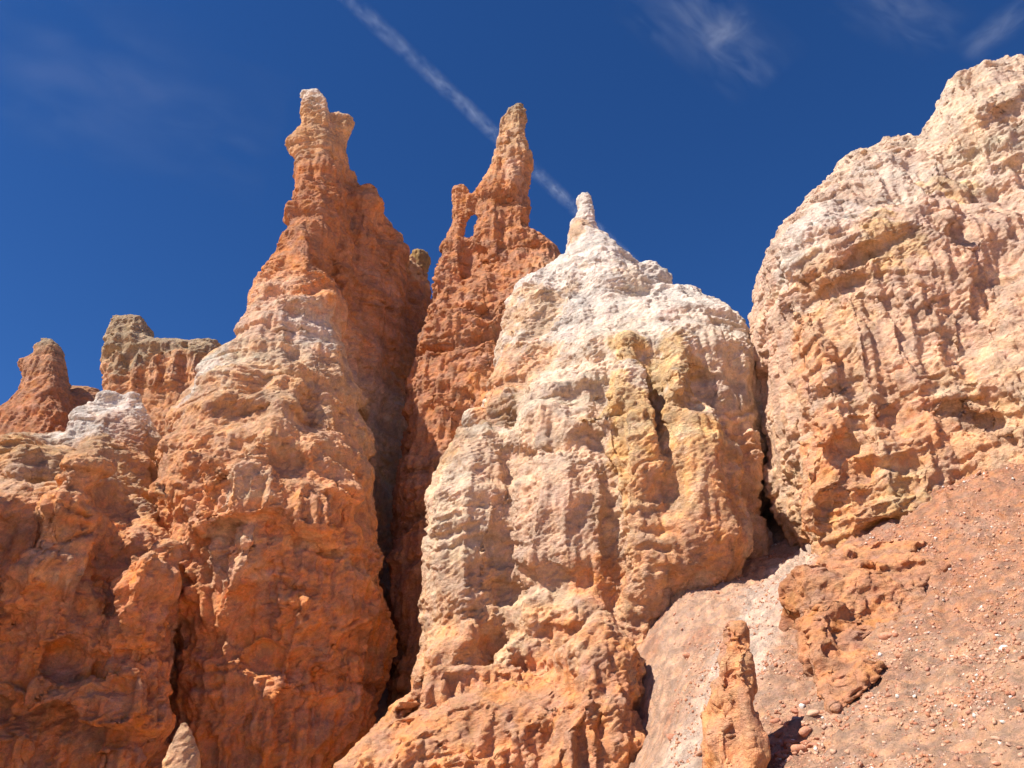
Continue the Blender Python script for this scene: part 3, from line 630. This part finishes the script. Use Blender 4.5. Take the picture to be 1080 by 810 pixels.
def ground_z(x, y):
    x = np.asarray(x, float).ravel(); y = np.asarray(y, float).ravel(); out = np.empty(len(x))
    for i in range(0, len(x), 40000):
        q = np.stack([x[i:i+40000], y[i:i+40000]], 1)
        r = np.linalg.norm(q[:, None]-ctrl[None, :, :2], axis=2)
        out[i:i+40000] = tps(r) @ wts[:-3] + wts[-3] + q @ wts[-2:]
    far = smooth(np.hypot(x, y-20), 60, 100)
    out = np.clip(out, -4, 24)*(1-far) + far*1.0
    return out
def rubble(X):
    d = .12*noise(X, 2.3, 1)+.09*noise(X, .9, 2)+.05*noise(X, .35, 3)+.03*noise(X, .16, 4)
    rough = smooth(noise(X, 2.6, 5)+.6*(X[:, 2]-5.5)/2.5, -.1, .9)*smooth(X[:, 0]-.42*X[:, 1], -2.8, -1.2)
    W = .15*np.stack([noise(X, .8, 1), noise(X, .8, 2), noise(X, .8, 3)], 1)
    d += rough*(.26*facet(X+.4*W, .95, 1)+.12*facet(X+.4*W, .36, 2)-.12*np.exp(-(cell(X, 1.3, 4, 1)/.06)**2)) + .045*facet(X, .3, 3)+.05*(.5-cell(X, .24, 2))*smooth(noise(X, 1.3, 7), -.3, .6)
    rill = noise(X @ np.array([[.8, .6, 0], [-.6, .8, 0], [0, 0, 1]]), (3.5, .5, 3), 6, False)
    return d + .05*rill
def axis(a, b, s, lo, hi):
    core = np.arange(a, b, s); l = []; r = []; st = s; v = a
    while v > lo: st *= 1.25; v -= st; l.append(v)
    st = s; v = core[-1]
    while v < hi: st *= 1.25; v += st; r.append(v)
    return np.array(l[::-1]+list(core)+r)
gx = axis(2.0, 17.0, .045, -4000, 4000); gy = axis(9.0, 27.0, .045, -4000, 4000)
GX, GY = np.meshgrid(gx, gy, indexing='ij'); nx, ny = GX.shape
G = np.stack([GX.ravel(), GY.ravel(), ground_z(GX, GY)], 1)
G[:, 2] += rubble(G)*smooth(np.hypot(G[:, 0], G[:, 1]), 400, 60)
ii = (np.arange(nx-1)[:, None]*ny+np.arange(ny-1)[None]).ravel()
Q = np.stack([ii, ii+ny, ii+ny+1, ii+1], 1)
# colours: pale chute, red upper right slope, brown pebbly foot
cA = lin(216,182,158); cB = lin(192,126,86); cC = lin(200,146,110)
n1 = noise(G, 3.2, 1)+.5*noise(G, 1.1, 2)+.25*noise(G, .4, 3)
cl = np.array([P(855,578,25), P(840,600,23.5), P(815,640,20.8), P(775,700,18.2), P(725,780,16.3), P(690,840,15)])[:, :2]
dd = np.full(len(G), 1e9); near = (np.abs(G[:, 0]-7) < 14) & (np.abs(G[:, 1]-18) < 16); gn = G[near][:, :2]; dn = np.full(len(gn), 1e9)
for a0, a1 in zip(cl[:-1], cl[1:]):
    ab = a1-a0; t = np.clip(((gn-a0) @ ab)/(ab @ ab), 0, 1); dn = np.minimum(dn, np.linalg.norm(gn-a0-t[:, None]*ab, axis=1))
dd[near] = dn
side = G[:, 0]-(.42*G[:, 1]-3.3)+.5*n1
C = np.tile(cC, (len(G), 1)); C = blend(C, lin(226,184,150), smooth(G[:, 0]-.2*G[:, 1]+2, 1.0, -2.0)); C = blend(C, cC*.5+cA*.5, smooth(side, 1.0, -.5)*.35)  # unseen ground left of the slope is made paler to bounce light into the shade
C = blend(C, cB, smooth(side, 1.0, 3.0)*smooth(G[:, 2]+.6*n1, 3.2, 6.0))
C = blend(C, cA, .9*smooth(dd+.35*n1, 1.25, .5))
C = blend(C, lin(200,152,122), .5*smooth(noise(G, 2.0, 6)+.4*noise(G, .5, 7), .3, .9))
C = blend(C, lin(176,108,76), .5*smooth(noise(G, 1.5, 3)+.4*noise(G, .4, 6), .2, .9)*smooth(dd, .8, 1.6))
C = C*(1+.16*noise(G, .5, 2)+.12*noise(G, .22, 4))[:, None]
g = mesh_object('ground', G, Q, C, M_SOIL); g['kind'] = 'structure'

# ------------------------------------------------------------------ loose stones
def stone_mesh(seed, n=2):
    import bmesh
    bm = bmesh.new(); bmesh.ops.create_icosphere(bm, subdivisions=n, radius=1)
    V = np.array([v.co[:] for v in bm.verts]); T = np.array([[v.index for v in f.verts] for f in bm.faces]); bm.free()
    r = np.random.RandomState(seed)
    for _ in range(9):                                            # cut flat facets
        d = r.standard_normal(3); d /= np.linalg.norm(d); h = r.uniform(.45, .8)
        s = V @ d; V = V - np.maximum(s-h, 0)[:, None]*d
    return V*np.array([1, r.uniform(.6, .9), r.uniform(.4, .65)]), T
rr = np.random.RandomState(11)
def slope_rot(x, y, n):
    e = .25; zx = (ground_z(x+e, y)-ground_z(x-e, y))/(2*e); zy = (ground_z(x, y+e)-ground_z(x, y-e))/(2*e)
    N = np.stack([-zx, -zy, np.ones(n)], 1); return N/np.linalg.norm(N, axis=1, keepdims=True)
def scatter(n, seed):
    r = np.random.RandomState(seed); px = r.uniform(690, 1110, n*3); py = r.uniform(560, 830, n*3)
    X = []
    # candidate places in plan, denser near the foot of the slope
    x = r.uniform(2.0, 15, n*6); y = r.uniform(9, 25, n*6)
    keep = (r.rand(n*6) < np.exp(-(y-9)/6)*(.4+.6*(noise(np.stack([x, y, 0*x], 1), 2.2, 3) > 0))) & (x > .25*y-1.2) & (x < .75*y)
    x, y = x[keep][:n], y[keep][:n]; return x, y
kinds = [('stone', 'small angular orange stone lying on the scree slope', 'loose orange stones on the scree', [lin(198,126,88), lin(186,112,76), lin(206,152,118)]),
         ('white_stone', 'small whitish stone chip lying on the scree slope', 'loose white stones on the scree', [lin(224,212,200), lin(212,190,172)])]
protos = {}
for ki, (nm, lb, gr, cols) in enumerate(kinds):
    for vi in range(5):
        V, T = stone_mesh(40+ki*10+vi); c = cols[vi % len(cols)]
        me_o = mesh_object(nm, V, T, np.tile(c, (len(V), 1)), M_STONE, smooth_=False)
        protos[(ki, vi)] = me_o
x, y = scatter(200, 21)
q = np.random.RandomState(4); dl = [P(px, py, 15.2-(py-735)*.03) for px, py in zip(q.normal(838, 16, 80), q.uniform(738, 812, 80))]      # fan of broken pieces under the outcrop
x = np.append(x, [v[0] for v in dl]); y = np.append(y, [v[1] for v in dl]); z = ground_z(x, y)+rubble(np.stack([x, y, ground_z(x, y)], 1)); Nn = slope_rot(x, y, len(x))
first = set()
for i in range(len(x)):
    ki = 1 if rr.rand() < .15 else 0; vi = rr.randint(5); nm, lb, gr, _ = kinds[ki]
    src = protos[(ki, vi)]
    if (ki, vi) not in first: o = src; first.add((ki, vi))
    else: o = src.copy(); COL.objects.link(o)
    s = ((.03+.16*rr.rand()**5) if i < len(x)-80 else (.05+.12*rr.rand()**2))*(1.0 if ki == 0 else .8)
    o.location = (x[i], y[i], z[i]+s*.15); o.scale = (s, s, s)
    qn = Vector(Nn[i]).to_track_quat('Z', 'Y'); q2 = Vector((0, 0, 1)).rotation_difference(Vector((0, 0, 1)))
    e = qn.to_euler(); o.rotation_euler = (e.x+rr.uniform(-.3, .3), e.y+rr.uniform(-.3, .3), rr.uniform(0, 6.28))
    tag(o, lb, 'stone', gr)
for k, o in protos.items():
    if k not in first: bpy.data.objects.remove(o)
# gravel: one mass
r = np.random.RandomState(33); n = 48000
gx_ = r.uniform(1.5, 16, n*4); gy_ = r.uniform(8.5, 27, n*4)
k = (r.rand(n*4) < np.exp(-(gy_-8.5)/12)*(.12+.88*smooth(noise(np.stack([gx_, gy_, 0*gx_], 1), 1.7, 4), -.4, .6))) & (gx_ > .25*gy_-1.2) & (gx_ < .75*gy_+.5)
gx_, gy_ = gx_[k][:n], gy_[k][:n]; n = len(gx_); gz = ground_z(gx_, gy_); gz += rubble(np.stack([gx_, gy_, gz], 1))
V0 = np.array([[1,0,0],[-1,0,0],[0,1,0],[0,-1,0],[0,0,1],[0,0,-1]], float); T0 = np.array([[0,2,4],[2,1,4],[1,3,4],[3,0,4],[2,0,5],[1,2,5],[3,1,5],[0,3,5]])
ss = (.010+.05*r.rand(n)**5)
VV = V0[None]*(1+.5*(r.rand(n, 6, 1)-.5))*ss[:, None, None]*np.stack([np.ones(n), r.uniform(.6, 1, n), r.uniform(.5, .9, n)], 1)[:, None, :]
qa = r.standard_normal((n, 3, 3)); qa, _ = np.linalg.qr(qa); VV = VV @ qa
VV += np.stack([gx_, gy_, gz+ss*.2], 1)[:, None, :]
TT = (T0[None]+6*np.arange(n)[:, None, None]).reshape(-1, 3)
pal = np.array([lin(196,126,88), lin(204,152,120), lin(182,110,74), lin(220,206,192)]); ci = r.choice(4, n, p=[.38,.36,.22,.04])
gv = mesh_object('gravel', VV.reshape(-1, 3), TT, np.repeat(pal[ci], 6, 0), M_STONE, smooth_=False)
tag(gv, 'fine orange and white gravel strewn over the scree slope', 'gravel', kind='stuff')

# ------------------------------------------------------------------ contrail and wisps, real bands of ice cloud far up
def ice_cloud(name, p0, p1, width, height, dens, label, group=None, ends=4, grain=(1, 1, 1), size=60, thr=(.42, .72), coarse=.5):
    """a band of thin ice cloud from p0 to p1, a real volume that fades outward from its axis"""
    import bmesh
    m = bpy.data.materials.new(name); m.use_nodes = True; t = m.node_tree; t.nodes.clear(); N = t.nodes.new; L = t.links.new
    out = N('ShaderNodeOutputMaterial'); vol = N('ShaderNodeVolumePrincipled'); L(vol.outputs[0], out.inputs['Volume'])
    vol.inputs['Color'].default_value = (.98, .98, .98, 1); vol.inputs['Anisotropy'].default_value = .2
    def M(op, a, b=None):
        n = N('ShaderNodeMath'); n.operation = op
        for i, v in enumerate((a, b)):
            if v is None: continue
            if isinstance(v, (int, float)): n.inputs[i].default_value = v
            else: L(v, n.inputs[i])
        return n.outputs[0]
    tc = N('ShaderNodeTexCoord'); sx = N('ShaderNodeSeparateXYZ'); L(tc.outputs['Object'], sx.inputs[0])
    half = np.linalg.norm(p1-p0)/2
    def fbm(scale, size_, detail, w):
        mp = N('ShaderNodeMapping'); mp.inputs['Scale'].default_value = (half*scale[0]/size_, width/2*scale[1]/size_, height/2*scale[2]/size_); mp.inputs['Location'].default_value = (w, 0, 0)
        L(tc.outputs['Object'], mp.inputs[0]); n = N('ShaderNodeTexNoise'); n.inputs['Scale'].default_value = 1; n.inputs['Detail'].default_value = detail; n.inputs['Roughness'].default_value = .6
        n.inputs['Distortion'].default_value = .6; L(mp.outputs[0], n.inputs[0]); return n.outputs[0]
    def rng(src, a, b):
        r = N('ShaderNodeMapRange'); r.inputs[1].default_value = a; r.inputs[2].default_value = b; L(src, r.inputs[0]); return r.outputs[0]
    r2 = M('ADD', M('POWER', M('ABSOLUTE', sx.outputs[1]), 2), M('POWER', M('ABSOLUTE', sx.outputs[2]), 2))
    core = M('POWER', M('MAXIMUM', M('SUBTRACT', 1, r2), 0), 2.2)
    endm = M('MAXIMUM', M('SUBTRACT', 1, M('POWER', M('ABSOLUTE', sx.outputs[0]), ends)), 0)
    d = M('MULTIPLY', M('MULTIPLY', core, endm), rng(fbm(grain, size, 5, 0), *thr))
    d = M('MULTIPLY', d, M('ADD', 1-coarse, M('MULTIPLY', rng(fbm((1, 1, 1), size*4, 2, 7.3), .35, .65), 2*coarse)))
    L(M('MULTIPLY', d, dens), vol.inputs['Density'])
    bm = bmesh.new(); bmesh.ops.create_cube(bm, size=2); me = bpy.data.meshes.new(name); bm.to_mesh(me); bm.free(); me.materials.append(m)
    o = bpy.data.objects.new(name, me); COL.objects.link(o); o.location = (p0+p1)/2; o.scale = (half, width/2, height/2)
    o.rotation_euler = Vector(p1-p0).to_track_quat('X', 'Z').to_euler()
    return tag(o, label, name, group)
Hc = 3000.0
def at_height(px, py, H=Hc):
    d = ray(px, py); return CAM + d*(H/d[2])
ice_cloud('contrail', at_height(340,-28), at_height(712,318), 115, 75, .0052, 'thin white contrail slanting down behind the central spire', grain=(.6, 1, 1), size=38, thr=(.36, .78), ends=8)
G_ = 'cloud wisps in the sky'
ice_cloud('cloud', at_height(670,-30), at_height(815,85), 520, 160, .0019, 'faint wide cloud wisp at the top edge right of centre', G_, ends=2, grain=(.35, 1.3, 1), size=110)
ice_cloud('cloud', at_height(742,50), at_height(792,15), 230, 110, .0048, 'small bright cloud puff under the faint wide wisp', G_, ends=2, grain=(.6, 1, 1), size=70)
ice_cloud('cloud', at_height(890,-25), at_height(1010,45), 420, 140, .0016, 'faint cloud wisp at the top edge towards the right', G_, ends=2, grain=(.35, 1.3, 1), size=110)
ice_cloud('cloud', at_height(1012,62), at_height(1100,-5), 240, 120, .0038, 'short cloud streak near the top right corner', G_, ends=2, grain=(.4, 1.2, 1), size=80)
ice_cloud('cloud', at_height(-60,40), at_height(300,150), 1500, 200, .00045, 'very faint broad veil of haze in the upper left sky', G_, ends=2, grain=(.5, 1.6, 1), size=260)
